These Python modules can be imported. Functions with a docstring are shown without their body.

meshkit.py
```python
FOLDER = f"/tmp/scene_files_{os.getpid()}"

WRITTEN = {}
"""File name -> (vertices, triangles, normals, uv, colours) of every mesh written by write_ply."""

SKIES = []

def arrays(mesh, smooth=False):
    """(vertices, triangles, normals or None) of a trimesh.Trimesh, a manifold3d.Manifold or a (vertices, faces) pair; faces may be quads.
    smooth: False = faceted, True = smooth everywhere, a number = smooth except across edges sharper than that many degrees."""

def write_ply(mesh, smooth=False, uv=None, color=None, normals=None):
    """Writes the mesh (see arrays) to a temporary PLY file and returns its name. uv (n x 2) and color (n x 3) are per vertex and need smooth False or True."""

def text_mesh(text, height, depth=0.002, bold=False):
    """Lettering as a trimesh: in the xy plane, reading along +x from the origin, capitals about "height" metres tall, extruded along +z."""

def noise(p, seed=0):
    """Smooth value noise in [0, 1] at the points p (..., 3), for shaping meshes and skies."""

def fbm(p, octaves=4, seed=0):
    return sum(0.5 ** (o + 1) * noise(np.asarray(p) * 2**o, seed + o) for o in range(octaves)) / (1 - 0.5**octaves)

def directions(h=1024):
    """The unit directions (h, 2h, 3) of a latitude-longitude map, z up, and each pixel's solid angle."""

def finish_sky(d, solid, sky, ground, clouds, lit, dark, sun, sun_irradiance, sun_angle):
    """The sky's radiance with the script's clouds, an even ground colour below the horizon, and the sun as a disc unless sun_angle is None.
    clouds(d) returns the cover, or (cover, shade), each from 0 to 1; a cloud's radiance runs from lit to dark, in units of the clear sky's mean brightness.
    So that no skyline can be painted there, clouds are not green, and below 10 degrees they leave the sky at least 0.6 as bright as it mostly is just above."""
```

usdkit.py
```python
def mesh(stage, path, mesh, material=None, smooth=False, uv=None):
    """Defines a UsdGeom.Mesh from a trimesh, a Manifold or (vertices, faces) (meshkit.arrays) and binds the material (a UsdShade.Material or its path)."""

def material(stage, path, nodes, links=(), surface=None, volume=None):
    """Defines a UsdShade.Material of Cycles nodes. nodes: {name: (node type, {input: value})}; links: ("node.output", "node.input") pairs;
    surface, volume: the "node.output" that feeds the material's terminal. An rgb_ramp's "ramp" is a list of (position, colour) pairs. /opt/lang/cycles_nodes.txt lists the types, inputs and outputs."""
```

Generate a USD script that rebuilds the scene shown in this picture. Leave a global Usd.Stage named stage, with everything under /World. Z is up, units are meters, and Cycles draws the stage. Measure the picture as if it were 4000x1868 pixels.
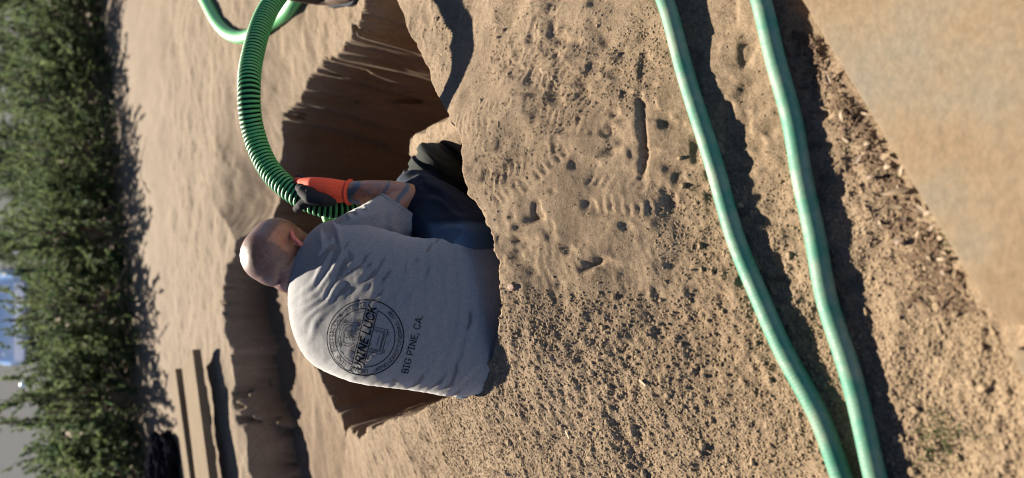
import math, numpy as np, trimesh, manifold3d as m3, usdkit, meshkit
from pxr import Usd, UsdGeom, UsdLux, UsdShade, Gf, Sdf, Vt
from scipy.interpolate import RBFInterpolator, RegularGridInterpolator, CubicSpline
from scipy.ndimage import gaussian_filter
from shapely.geometry import Polygon, LineString, Point

stage = Usd.Stage.CreateInMemory()
UsdGeom.SetStageUpAxis(stage, 'Z')
UsdGeom.Xform.Define(stage, '/World')
UsdGeom.Scope.Define(stage, '/World/Looks')
T = Sdf.ValueTypeNames

# ------------------------------------------------------------------ camera (held sideways, so the picture lies on its side)
EYE = np.array([0, 0, 1.30]); PITCH = math.radians(36.6); FPX = 2890.0
FW = np.array([0, math.cos(PITCH), -math.sin(PITCH)]); DN = np.array([0, -math.sin(PITCH), -math.cos(PITCH)]); RX = np.array([1.0, 0, 0])
cam = UsdGeom.Camera.Define(stage, '/World/camera')
M = np.eye(4); M[0, :3] = DN; M[1, :3] = RX; M[2, :3] = -FW; M[3, :3] = EYE
cam.AddTransformOp().Set(Gf.Matrix4d(M.tolist()))
cam.CreateHorizontalApertureAttr(36.0); cam.CreateVerticalApertureAttr(36.0 * 478 / 1024)
cam.CreateFocalLengthAttr(36.0 * FPX / 4000)
cam.CreateFStopAttr(1.75); cam.CreateFocusDistanceAttr(2.0)
cam.CreateExposureAttr(2.3)
cam.CreateClippingRangeAttr(Gf.Vec2f(0.05, 5000))

# ------------------------------------------------------------------ sky and sun
SUN_EL = math.radians(36.5); SUN_AZ = math.radians(-5.0)
SUN = np.array([math.sin(SUN_AZ) * math.cos(SUN_EL), math.cos(SUN_AZ) * math.cos(SUN_EL), math.sin(SUN_EL)])
sky_mat = usdkit.material(stage, '/World/Looks/sky', {
    't': ('sky_texture', {'sky_type': 'single_scattering', 'sun_disc': False, 'sun_elevation': SUN_EL, 'sun_rotation': SUN_AZ, 'altitude': 1300.0, 'air_density': 0.32, 'aerosol_density': 0.1}),
    'b': ('background_shader', {'strength': 0.05})}, [('t.color', 'b.color')], surface='b.background')
dome = UsdLux.DomeLight.Define(stage, '/World/sky')
UsdShade.MaterialBindingAPI.Apply(dome.GetPrim()).Bind(sky_mat)
sun = UsdLux.DistantLight.Define(stage, '/World/sun')
sun.CreateNormalizeAttr(True); sun.CreateIntensityAttr(1.25); sun.CreateAngleAttr(0.53); sun.CreateColorAttr(Gf.Vec3f(1.0, 0.91, 0.77))
z = SUN; x = np.cross([0, 0, 1], z); x /= np.linalg.norm(x); y = np.cross(z, x)
M = np.eye(4); M[0, :3] = x; M[1, :3] = y; M[2, :3] = z
sun.AddTransformOp().Set(Gf.Matrix4d(M.tolist()))

# ------------------------------------------------------------------ helpers
def ray(px, py):
    return FW + (px - 2000) / FPX * DN + (934 - py) / FPX * RX
def at(px, py, d):                      # the point seen at a photograph pixel, d metres deep
    return EYE + d * ray(px, py)
def on(px, py, zz=0.0):                 # the point seen at a photograph pixel at height zz
    r = ray(px, py); return EYE + r * ((zz - EYE[2]) / r[2])
def pix(p):
    q = np.asarray(p) - EYE; d = q @ FW
    return 2000 + FPX * (q @ DN) / d, 934 - FPX * (q @ RX) / d
def sm(a, b, v):
    t = np.clip((v - a) / (b - a), 0, 1); return t * t * (3 - 2 * t)
def nz(x, y, s, seed=0, oct=1, zz=0.0):
    p = np.stack([np.asarray(x) * s, np.asarray(y) * s, np.zeros_like(x) + zz * s], -1)
    return (meshkit.noise(p, seed) if oct == 1 else meshkit.fbm(p, oct, seed)) - 0.5

used = {}
def numbered(base):
    n = used.get(base, -1) + 1; used[base] = n
    return base if n == 0 else f'{base}_{n:03d}'
def tag(prim, label=None, cat=None, group=None, kind=None):
    for k, v in (('label', label), ('category', cat), ('group', group), ('kind', kind)):
        if v: prim.SetCustomDataByKey(k, v)
    return prim
def thing(name, label, cat, group=None, loc=(0, 0, 0), rz=0, scale=None, rot=None, ref=None):
    xf = UsdGeom.Xform.Define(stage, '/World/' + numbered(name))
    xf.AddTranslateOp().Set(Gf.Vec3d(*map(float, loc)))
    if rot: xf.AddRotateXYZOp().Set(Gf.Vec3f(*map(float, rot)))
    elif rz: xf.AddRotateZOp().Set(float(rz))
    if scale is not None: xf.AddScaleOp().Set(Gf.Vec3f(*np.broadcast_to(scale, 3).astype(float).tolist()))
    if ref: xf.GetPrim().GetReferences().AddInternalReference(ref); xf.GetPrim().SetInstanceable(True)
    return tag(xf.GetPrim(), label, cat, group)
def obj(name, mesh, mat, parent=None, smooth=False, label=None, cat=None, group=None, kind=None, prim=None):
    base = (str(parent.GetPath()) if parent else '/World') + '/'
    path = base + numbered(base + name).rpartition('/')[2] if parent else '/World/' + numbered(name)
    v, f, n = meshkit.arrays(mesh, smooth)
    g = usdkit.mesh(stage, path, (v, f), mat)
    if n is not None:
        g.CreateNormalsAttr(Vt.Vec3fArray.FromNumpy(n.astype(np.float32))); g.SetNormalsInterpolation('vertex')
    if prim:
        for k, a in prim.items():
            UsdGeom.PrimvarsAPI(g).CreatePrimvar(k, T.FloatArray, 'vertex').Set(Vt.FloatArray.FromNumpy(np.asarray(a, np.float32)))
    return tag(g.GetPrim(), label, cat, group, kind)
def mat(name, nodes, links, surface='p.BSDF'):
    return usdkit.material(stage, '/World/Looks/' + name, nodes, links, surface=surface)
def plain(name, col, rough=0.6, var=0.15, scale=40.0, bump=0.0, bscale=200.0, **kw):
    lo = [c * (1 - var) for c in col]; hi = [min(1, c * (1 + var)) for c in col]
    n = {'tc': ('geometry', {}), 'n': ('noise_texture', {'scale': scale, 'detail': 5.0, 'roughness': 0.65}),
         'r': ('rgb_ramp', {'ramp': [(0.3, lo), (0.7, hi)]}), 'p': ('principled_bsdf', {'roughness': rough, **kw})}
    l = [('tc.position', 'n.vector'), ('n.fac', 'r.fac'), ('r.color', 'p.base_color')]
    if bump:
        n['n2'] = ('noise_texture', {'scale': bscale, 'detail': 4.0}); n['b'] = ('bump', {'strength': 1.0, 'distance': bump})
        l += [('tc.position', 'n2.vector'), ('n2.fac', 'b.height'), ('b.normal', 'p.normal')]
    return mat(name, n, l)

def tri(v, f): return trimesh.Trimesh(np.asarray(v, float), np.asarray(f, int), process=False)
def grid_faces(n, m, wrap=False):
    i, j = np.meshgrid(np.arange(n - 1), np.arange(m if wrap else m - 1), indexing='ij'); k = (j + 1) % m
    a, b, c, d = i * m + j, i * m + k, (i + 1) * m + k, (i + 1) * m + j
    return np.concatenate([np.stack([a, b, c], -1).reshape(-1, 3), np.stack([a, c, d], -1).reshape(-1, 3)])
def frames(p):
    t = np.gradient(p, axis=0); t /= np.linalg.norm(t, axis=1, keepdims=True)
    a = np.zeros_like(t); u = np.cross(t[0], [0.3, 0.2, 1.0]); a[0] = u / np.linalg.norm(u)
    for i in range(1, len(t)):
        u = a[i - 1] - t[i] * (a[i - 1] @ t[i]); a[i] = u / np.linalg.norm(u)
    return t, a, np.cross(t, a)
def spline(pts, n):
    pts = np.asarray(pts, float); s = np.r_[0, np.cumsum(np.linalg.norm(np.diff(pts, axis=0), axis=1))]
    q = CubicSpline(s, pts)(np.linspace(0, s[-1], n * 4))
    s2 = np.r_[0, np.cumsum(np.linalg.norm(np.diff(q, axis=0), axis=1))]
    return np.stack([np.interp(np.linspace(0, s2[-1], n), s2, q[:, k]) for k in range(3)], 1), s2[-1]
def tube(p, r, sides=20, caps=True, prof=None):
    t, a, b = frames(p); n = len(p); th = np.arange(sides) * 2 * np.pi / sides
    rr = np.broadcast_to(np.asarray(r, float).reshape(-1, 1) if np.ndim(r) else r, (n, sides))
    if prof is not None: rr = rr + prof
    v = p[:, None] + rr[..., None] * (np.cos(th)[None, :, None] * a[:, None] + np.sin(th)[None, :, None] * b[:, None])
    v = v.reshape(-1, 3); f = grid_faces(n, sides, True)
    if caps:
        k = len(v); v = np.vstack([v, p[0], p[-1]]); j = np.arange(sides); e = (n - 1) * sides
        f = np.vstack([f, np.stack([np.full(sides, k), (j + 1) % sides, j], 1), np.stack([np.full(sides, k + 1), e + j, e + (j + 1) % sides], 1)])
    m = tri(v, f)
    if m.volume < 0: m.invert()
    return m
def box(size, c=(0, 0, 0), bev=0.0, R=None):
    s = np.asarray(size, float)
    if bev:
        pts = [np.array([sx, sy, sz]) * (s / 2) - np.eye(3)[k] * np.array([sx, sy, sz]) * bev for sx in (-1, 1) for sy in (-1, 1) for sz in (-1, 1) for k in range(3)]
        m = m3.Manifold.hull_points(np.array(pts)).to_mesh(); m = tri(m.vert_properties[:, :3], m.tri_verts)
    else: m = trimesh.creation.box(s)
    if R is not None: m.vertices = m.vertices @ np.asarray(R).T
    m.apply_translation(c); return m
def cat(ms): return trimesh.util.concatenate(list(ms))
def man(m):
    mm = m3.Manifold(m3.Mesh(np.asarray(m.vertices, np.float32), np.asarray(m.faces, np.uint32)))
    return mm
def from_man(m):
    q = m.to_mesh(); return tri(q.vert_properties[:, :3], q.tri_verts)
SPH = trimesh.creation.icosphere(2).vertices
def bones(chains):
    parts = []
    for ch in chains:
        for (p, r), (q, s) in zip(ch[:-1], ch[1:]):
            parts.append(m3.Manifold.hull_points(np.vstack([SPH * r + np.asarray(p), SPH * s + np.asarray(q)])))
    return m3.Manifold.batch_boolean(parts, m3.OpType.Add)
def skin(mf, edge, it=12):
    m = from_man(mf.refine_to_length(edge)); m.merge_vertices()
    if it: trimesh.smoothing.filter_taubin(m, lamb=0.5, nu=0.51, iterations=it)
    return m

# ------------------------------------------------------------------ the ground: one sheet, with the mound, the bench and the pit dug into it
RIMPX = [(1500, -90, 0.0), (1560, 20, .02), (1592, 92, .04), (1619, 147, .05), (1662, 272, .09), (1722, 402, .13), (1766, 462, .15), (1812, 560, .18), (1815, 680, .20), (1820, 760, .205), (1879, 839, .205), (1922, 939, .21),
         (1940, 1060, .21), (1946, 1150, .21), (1940, 1286, .205), (1915, 1389, .19), (1850, 1487, .17), (1780, 1542, .13), (1645, 1602, .06), (1520, 1648, -.02), (1400, 1690, -.10), (1352, 1700, -.15)]
NEAR = np.array([on(a, b, c) for a, b, c in RIMPX])
FARPX = [(1350, 1680, -.18), (1290, 1560, -.2), (1235, 1440, -.2), (1180, 1200, -.2), (1130, 1000, -.2), (1112, 889, -.2), (1095, 760, -.19), (1080, 640, -.16), (1108, 530, -.14), (1155, 400, -.12), (1222, 310, -.1), (1290, 215, -.08), (1400, 130, -.05), (1430, 40, -.03), (1445, -60, 0.0)]
FAR = np.array([on(a, b, c) for a, b, c in FARPX])
PIT = np.vstack([NEAR[:, :2], FAR[:, :2]])
CRESTPX = [(1040, 690), (975, 815), (932, 932), (870, 1180), (903, 1432), (916, 1557), (946, 1673), (972, 1823)]
CREST = np.array([on(a, b, 0.0)[:2] for a, b in CRESTPX]); CREST = np.vstack([[0.45, 4.0], CREST, [-2.2, 3.7], [-4, 3.2], [-8, 3.0]])[::-1]
ctrl = [(*p,) for p in NEAR] + [(*p,) for p in FAR]
for yy in (-1.0, -0.3, 0.2, 0.45, 0.75):
    for xx in (-3, -1.5, -.8, -.4, 0, .4, .8, 1.5, 3): ctrl.append((xx, yy, 0.0))
for xx in (-.3, 0, .3): ctrl.append((xx, 1.05, 0.045))
for xx in (-.55, .55): ctrl.append((xx, 1.1, 0.015))
for xx, yy, zz in [(-1.0, 1.5, 0), (-1.0, 2.2, -.1), (-1.6, 2.0, -.1), (-1.3, 2.9, -.2), (-1.1, 3.5, -.22), (-1.9, 3.2, -.22), (-.9, 3.8, -.22), (-.4, 4.0, -.22), (0.0, 4.1, -.2), (.3, 4.15, -.16), (1.2, 1.6, 0), (1.4, 2.3, 0), (1.5, 3, 0), (1.3, 3.6, -.02), (1.2, 4.2, 0), (.8, 4.3, -.03), (2.2, 2, 0), (2.2, 3.5, 0), (2, 4.6, 0), (-3, 2, -.1), (-3, 3, -.2)]: ctrl.append((xx, yy, zz))
for xx in np.linspace(-4, 4, 7):
    for yy in (5.6, 7.5): ctrl.append((xx, yy, 0.0 if xx > .5 or yy > 6 else -.1))
ctrl = np.array(ctrl)
rbf = RBFInterpolator(ctrl[:, :2], ctrl[:, 2], kernel='thin_plate_spline', smoothing=1e-4)
cx, cy = np.linspace(-3.2, 3.2, 129), np.linspace(-1, 6, 141)
CX, CY = np.meshgrid(cx, cy, indexing='ij')
base_i = RegularGridInterpolator((cx, cy), rbf(np.stack([CX, CY], -1).reshape(-1, 2)).reshape(CX.shape), bounds_error=False, fill_value=0.0)
def seg_dist(P, poly, closed=True):
    d = np.full(len(P), 1e9); pts = np.vstack([poly, poly[:1]]) if closed else poly
    for a, b in zip(pts[:-1], pts[1:]):
        ab = b - a; t = np.clip(((P - a) @ ab) / (ab @ ab), 0, 1)
        d = np.minimum(d, np.linalg.norm(P - a - t[:, None] * ab, axis=1))
    return d
def inside(P, poly):
    r = np.zeros(len(P), bool); pts = np.vstack([poly, poly[:1]])
    for a, b in zip(pts[:-1], pts[1:]):
        c = (a[1] > P[:, 1]) != (b[1] > P[:, 1])
        with np.errstate(divide='ignore', invalid='ignore'): r ^= c & (P[:, 0] < (b[0] - a[0]) * (P[:, 1] - a[1]) / (b[1] - a[1]) + a[0])
    return r
rng = np.random.default_rng(7)
PRINTS = [(0.30, 1.33, 70, 1), (0.17, 1.47, 115, 1), (0.10, 1.18, 80, 1), (.42, 1.45, 60, 1), (-.05, 1.33, 100, .5), (0.33, 1.72, 100, .7)]
HOSE_A = [(2440, -300), (2520, -150), (2597, 0), (2663, 233), (2729, 466), (2803, 699), (2878, 932), (2970, 1167), (3075, 1400), (3196, 1633), (3297, 1866), (3420, 2120)]
HOSE_B = [(2880, -320), (2925, -150), (2966, 0), (3030, 233), (3092, 466), (3136, 699), (3181, 932), (3235, 1167), (3298, 1400), (3366, 1633), (3422, 1866), (3500, 2120)]
def height(x, y):
    shp = x.shape; x, y = x.ravel(), y.ravel(); P = np.stack([x, y], 1)
    r = np.hypot(x, y - 2.5)
    b = base_i(P) * (1 - sm(2.2, 3.0, np.abs(x))) * (1 - sm(4.9, 5.6, y)) * sm(-.9, -.3, y)
    # far bench: the undisturbed ground stands above the dug bench along a crumbling step
    close = (r < 7)
    z = b.copy(); k = np.where(close)[0]; X, Y = x[k], y[k]
    yc = np.interp(X, CREST[:, 0], CREST[:, 1]) + .20 * nz(X, Y, 5, 3, 3) + .16 * nz(X, Y * .6, 15, 4, 2) + .06 * nz(X, Y * .6, 40, 6, 2)
    up = np.clip((Y - yc + .13) / .15, 0, 1); up = np.where(up > .85, up - (up - .85) ** 2 / .3, up) / .925 * np.where(up < 1, 1, 1); up = np.clip(up, 0, 1)
    # upper ground is level at 0 beyond the crest; step fades out on the right
    step = sm(.24, -.12, X)
    z[k] = z[k] * (1 - up * np.clip(step + sm(4.3, 5.0, Y), 0, 1))
    # pit
    d = seg_dist(np.stack([X, Y], 1), PIT); ins = inside(np.stack([X, Y], 1), PIT)
    sd = np.where(ins, d, -d)
    far = sm(2.0, 2.9, Y - .25 * np.abs(X))
    jag = .12 * nz(X, Y, 6, 11, 3) + .09 * nz(X, Y * .85, 14, 12, 2) + .04 * nz(X, Y * .8, 38, 13, 2)
    sdj = sd + jag * (.12 + .88 * far * np.exp(-(np.clip(sd, 0, 9) / .09) ** 1.5))
    floor = -.52 - .95 * sm(2.4, 2.8, Y) + .05 * nz(X, Y, 4, 5, 3)
    # loose sand slope in the near right corner, a seat of sand under the worker
    slope = .045 - .33 * (Y - 2.05) - 2.2 * np.clip(X - .40 - .05 * nz(X, Y, 8, 58, 2), 0, 9) - 2.5 * np.clip(Y - 2.62 + .3 * (X - .33), 0, 9) - 1.6 * np.clip(.335 - X, 0, 9) - 9 * (X < -.1)
    seat = -.08 - 2.2 * np.clip(np.hypot((X + .08) / 1.5, Y - 1.78) - .20, 0, 9)
    floor = np.maximum(floor, np.maximum(slope, seat))
    wallw = .05 + .24 * far
    s = np.clip(np.clip(sdj, 0, None) / wallw, 0, 1); s = 1 - (1 - s) ** 1.6; s = np.where(s < .12, s * s / .24, s - .06) / .94
    z[k] = np.where(sdj > 0, np.minimum(z[k], z[k] * (1 - s) + floor * s), z[k])
    wall = s * (1 - s) * 4
    z[k] += wall * (.05 * nz(X, Y, 10, 21, 3) + .045 * nz(X, Y, 26, 22, 3))
    # relief of trodden loose soil
    lev = .25 + .75 * sm(.0, .6, .5 + nz(X, Y, 2.2, 31, 2))
    near = sm(4.5, 2.5, Y)
    z[k] += .030 * nz(X, Y, 3.5, 41, 2) + .018 * nz(X, Y, 11, 42, 2) + lev * (.007 * nz(X, Y * .8, 28, 43, 2) + .007 * np.maximum(0, nz(X * .75, Y * 1.2, 45, 44, 1)) * near)
    w1 = nz(X, Y, 75, 45, 1); w2 = nz(X + .37, Y * 1.15, 155, 46, 1)
    z[k] += near * lev * ((.0052 * np.clip(w1, -.05, .5) + .0030 * w2) * (.35 + 1.3 * sm(.1, -.25, X + .3 * nz(X, Y, 3, 57, 2))) + .0020 * nz(X, Y, 210, 47, 1))
    dent = nz(X * 1.15, Y * .7, 30, 48, 1)
    z[k] -= near * .006 * sm(.22, .42, dent) * sm(-.1, .2, nz(X, Y, 4, 49, 1))
    z[k] -= near * (.006 * sm(.10, .34, nz(X * .9, Y * .7, 40, 61, 1)) + .007 * sm(.06, .42, nz(X * 1.0, Y * .6, 26, 62, 2))) * sm(-.08, .18, nz(X, Y, 3.4, 63, 2)) * sm(-.35, .0, X)
    # boot prints with treads
    for (fx, fy, ang, st) in PRINTS:
        a = math.radians(ang); u = (X - fx) * math.cos(a) + (Y - fy) * math.sin(a); v = -(X - fx) * math.sin(a) + (Y - fy) * math.cos(a)
        m = sm(1.15, .85, np.hypot(u / .14, v / (.048 + .012 * np.sin(u * 14))))
        tread = np.sign(np.sin((u + .35 * np.abs(v)) * 2 * np.pi / .023)) * np.where(np.abs(v) < .006, 0, 1)
        z[k] -= m * st * (.0035 + .0014 * tread * sm(-.25, .15, nz(X, Y, 30, 55, 2)))
    # hoses press and drag shallow scars
    for (fx, fy, ang, ln) in [(.23, 1.16, 185, .1), (-.06, 1.27, 120, .03), (.05, 1.43, 100, .03)]:
        a = math.radians(ang); u = (X - fx) * math.cos(a) + (Y - fy) * math.sin(a); v = -(X - fx) * math.sin(a) + (Y - fy) * math.cos(a) + u * u * .6
        z[k] -= .014 * np.exp(-(u / ln) ** 4) * np.exp(-(v / .009) ** 2)
    # swept ground under the paving slabs
    pv = sm(.0, -.05, Y - (.545 + .56 * (X - 0.0))) * sm(-.20, -.08, X)
    z[k] = z[k] * (1 - pv) + (.0) * pv
    out = r > 5
    z[out] += (.02 * nz(x[out], y[out], 1.5, 51, 3)) * sm(5, 8, r[out])
    return z.reshape(shp)
def spaced(lo, hi, f0, f1, step, grow, cap, far):
    c = list(np.arange(f0, f1, step)); s, v = step, c[-1]
    while v < hi: s = min(s * grow, cap if v < far[1] else 1e9) if v < far[1] else s * 1.14; v += s; c.append(v)
    s, v = step, f0; low = []
    while v > lo: s = min(s * grow, cap) if v > far[0] else s * 1.14; v -= s; low.append(v)
    return np.array(low[::-1] + c)
gx = spaced(-500, 500, -.72, .78, .0046, 1.02, .014, (-2.4, 2.4))
gy = spaced(-500, 900, .40, 2.3, .0046, 1.006, .014, (-.6, 6.0))
GX, GY = np.meshgrid(gx, gy, indexing='ij')
GZ = height(GX, GY)
hi = RegularGridInterpolator((gx, gy), GZ)
def gz(x, y): return float(hi([[x, y]])[0])
SAND = {'g': ('geometry', {}), 'n1': ('noise_texture', {'scale': 2.2, 'detail': 6.0, 'roughness': 0.6}), 'n2': ('noise_texture', {'scale': 90.0, 'detail': 6.0, 'roughness': 0.75}), 'n3': ('noise_texture', {'scale': 300.0, 'detail': 2.0, 'roughness': 0.6}),
        'r1': ('rgb_ramp', {'ramp': [(0.3, (.175, .124, .077)), (0.7, (.228, .168, .110))]}), 'r2': ('rgb_ramp', {'ramp': [(0.28, (.62, .58, .55)), (0.5, (1, 1, 1)), (0.75, (1.22, 1.22, 1.24))]}), 'r3': ('rgb_ramp', {'ramp': [(0.32, (.66, .63, .60)), (0.5, (1, 1, 1)), (0.68, (1.3, 1.3, 1.3))]}),
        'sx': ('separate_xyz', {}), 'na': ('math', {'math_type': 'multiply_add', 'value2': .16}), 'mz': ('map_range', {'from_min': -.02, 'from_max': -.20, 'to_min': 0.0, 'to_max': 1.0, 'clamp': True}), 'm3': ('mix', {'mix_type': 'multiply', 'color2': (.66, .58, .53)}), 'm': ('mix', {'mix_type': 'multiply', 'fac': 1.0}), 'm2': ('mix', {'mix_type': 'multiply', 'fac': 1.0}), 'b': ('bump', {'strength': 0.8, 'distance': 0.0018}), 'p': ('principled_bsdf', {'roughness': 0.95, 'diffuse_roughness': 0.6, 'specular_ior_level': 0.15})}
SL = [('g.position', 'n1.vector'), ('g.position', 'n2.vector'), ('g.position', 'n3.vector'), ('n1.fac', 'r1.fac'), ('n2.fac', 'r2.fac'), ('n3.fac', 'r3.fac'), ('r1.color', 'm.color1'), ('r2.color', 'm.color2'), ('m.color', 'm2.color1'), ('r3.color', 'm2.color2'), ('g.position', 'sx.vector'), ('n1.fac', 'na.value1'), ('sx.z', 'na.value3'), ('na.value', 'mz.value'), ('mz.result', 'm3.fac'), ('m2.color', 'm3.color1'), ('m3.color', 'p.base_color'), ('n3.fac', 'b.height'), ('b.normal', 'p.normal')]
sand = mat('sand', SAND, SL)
nx, ny = GX.shape
gv = np.stack([GX, GY, GZ], -1).reshape(-1, 3)
gf = grid_faces(nx, ny)
t0 = tri(gv, gf[:1]);
if t0.face_normals[0][2] < 0: gf = gf[:, ::-1]
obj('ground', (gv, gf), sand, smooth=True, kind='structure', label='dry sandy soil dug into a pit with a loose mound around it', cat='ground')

# crumbs of soil and grit lying on the ground near the camera
def crumbs(n, rmin, rmax, region, seed, power=2.5):
    g = np.random.default_rng(seed)
    base = trimesh.creation.icosphere(0); out_v, out_f = [], []
    pts = region(g, n); n = len(pts)
    r = rmin * (1 + (rmax / rmin - 1) * g.random(n) ** power)
    v0 = base.vertices[None] * (1 + .45 * (g.random((n, 12, 1)) - .5)) * (np.array([1, 1, .62]) * (1 + .5 * (g.random((n, 1, 3)) - .5))) * r[:, None, None]
    zc = hi(pts) + r * .2
    v = v0 + np.concatenate([pts, zc[:, None]], 1)[:, None]
    f = base.faces[None] + (np.arange(n) * 12)[:, None, None]
    return v.reshape(-1, 3), f.reshape(-1, 3)
def near_region(g, n):
    # more of them per area close to the camera, patchy
    y = .40 + 2.0 * g.random(3 * n) ** 1.25; x = (g.random(3 * n) - .5) * 2 * (.42 + .42 * y)
    pat = meshkit.fbm(np.stack([x * 5, y * 5, 0 * x], 1), 3, 77)
    ok = (g.random(3 * n) < sm(.36, .68, pat) * .95 + .05) & ((y > .565 + .56 * x) | (x < -.2))
    return np.stack([x, y], 1)[ok][:n]
def left_region(g, n):
    y = .40 + 1.7 * g.random(n); x = -.12 - .78 * g.random(n) ** .9
    ok = (y > .565 + .56 * x) | (x < -.2)
    return np.stack([x, y], 1)[ok]
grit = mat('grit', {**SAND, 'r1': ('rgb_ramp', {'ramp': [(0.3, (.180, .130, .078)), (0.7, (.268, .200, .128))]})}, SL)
v1, f1 = crumbs(42000, .0010, .0030, near_region, 1)
v2, f2 = crumbs(34000, .0011, .0040, left_region, 2)
v3, f3 = crumbs(380, .003, .009, near_region, 3, 2.5)
v4, f4 = crumbs(420, .003, .010, left_region, 4, 2.5)
vv, ff, o = [], [], 0
for a, b in ((v1, f1), (v2, f2), (v3, f3), (v4, f4)): vv.append(a); ff.append(b + o); o += len(a)
obj('soil_crumbs', (np.vstack(vv), np.vstack(ff)), grit, kind='stuff', label='small crumbs and grit of dry soil on the trodden sand', cat='soil')

# ------------------------------------------------------------------ asphalt beyond the hedge
asphalt = plain('asphalt', (.06, .062, .066), .95, .2, 8.0, specular_ior_level=0.0)
def sheet(poly, zz, thick=.05):
    m = trimesh.creation.extrude_polygon(Polygon(poly), thick, engine='earcut'); m.apply_translation([0, 0, zz - thick]); return m
obj('road', sheet([(-40, 13.5), (-.8, 15.5), (30, 30), (60, 60), (-60, 60)], .06, .3), asphalt, kind='structure', label='grey asphalt road beyond the hedge', cat='road')

# ------------------------------------------------------------------ paving slabs
stone = mat('sandstone', {'g': ('geometry', {}), 'n1': ('noise_texture', {'scale': 5.0, 'detail': 5.0, 'roughness': .6}), 'n2': ('noise_texture', {'scale': 60.0, 'detail': 5.0, 'roughness': .7}), 'n3': ('noise_texture', {'scale': 14.0, 'detail': 3.0}),
    'r1': ('rgb_ramp', {'ramp': [(.3, (.118, .079, .046)), (.5, (.128, .096, .063)), (.72, (.108, .095, .074))]}), 'r2': ('rgb_ramp', {'ramp': [(.3, (.8, .8, .8)), (.7, (1.12, 1.1, 1.08))]}), 'm': ('mix', {'mix_type': 'multiply', 'fac': 1.0}),
    'b': ('bump', {'strength': .6, 'distance': .003}), 'p': ('principled_bsdf', {'roughness': .9, 'specular_ior_level': .15})},
    [('g.position', 'n1.vector'), ('g.position', 'n2.vector'), ('g.position', 'n3.vector'), ('n1.fac', 'r1.fac'), ('n2.fac', 'r2.fac'), ('r1.color', 'm.color1'), ('r2.color', 'm.color2'), ('m.color', 'p.base_color'), ('n2.fac', 'b.height'), ('b.normal', 'p.normal')])
def slab(poly, zz, th, seed):
    p = Polygon(poly).buffer(-.006).buffer(.006)
    n = 150; ring = np.array([p.exterior.interpolate(i / n, True).coords[0] for i in range(n)])
    c = ring.mean(0); ring += (ring - c) / np.linalg.norm(ring - c, axis=1)[:, None] * (.003 * nz(ring[:, 0], ring[:, 1], 24, seed, 3))[:, None]
    rows = [(1.0, -th), (1.0, -.012), (.999, -.005), (.996, -.001), (.985, 0), (.9, 0), (.7, 0), (.4, 0)]
    V = np.array([np.column_stack([c + (ring - c) * s, np.full(n, zz + h)]) for s, h in rows])
    V[3:, :, 2] += .004 * nz(V[3:, :, 0], V[3:, :, 1], 9, seed + 1, 3)
    V = V.reshape(-1, 3); F = grid_faces(len(rows), n, True); k = len(V); V = np.vstack([V, [*c, zz]]); j = np.arange(n); e = (len(rows) - 1) * n
    F = np.vstack([F, np.stack([np.full(n, k), e + j, e + (j + 1) % n], 1)])
    m = tri(V, F); m.fix_normals() if False else None
    if m.face_normals[-1][2] < 0: m.invert()
    return m
SZ = .035
s0, s1, s2 = on(3130, 0, SZ), on(3882, 1240, SZ), on(4000, 1275, SZ)
dirv = (s1 - s0)[:2] / np.linalg.norm((s1 - s0)[:2]); start = s0[:2] - dirv * .35
perp = np.array([dirv[1], -dirv[0]]); perp = perp if perp[1] < 0 else -perp
edge2 = (s2 - s1)[:2] / np.linalg.norm((s2 - s1)[:2])
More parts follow.
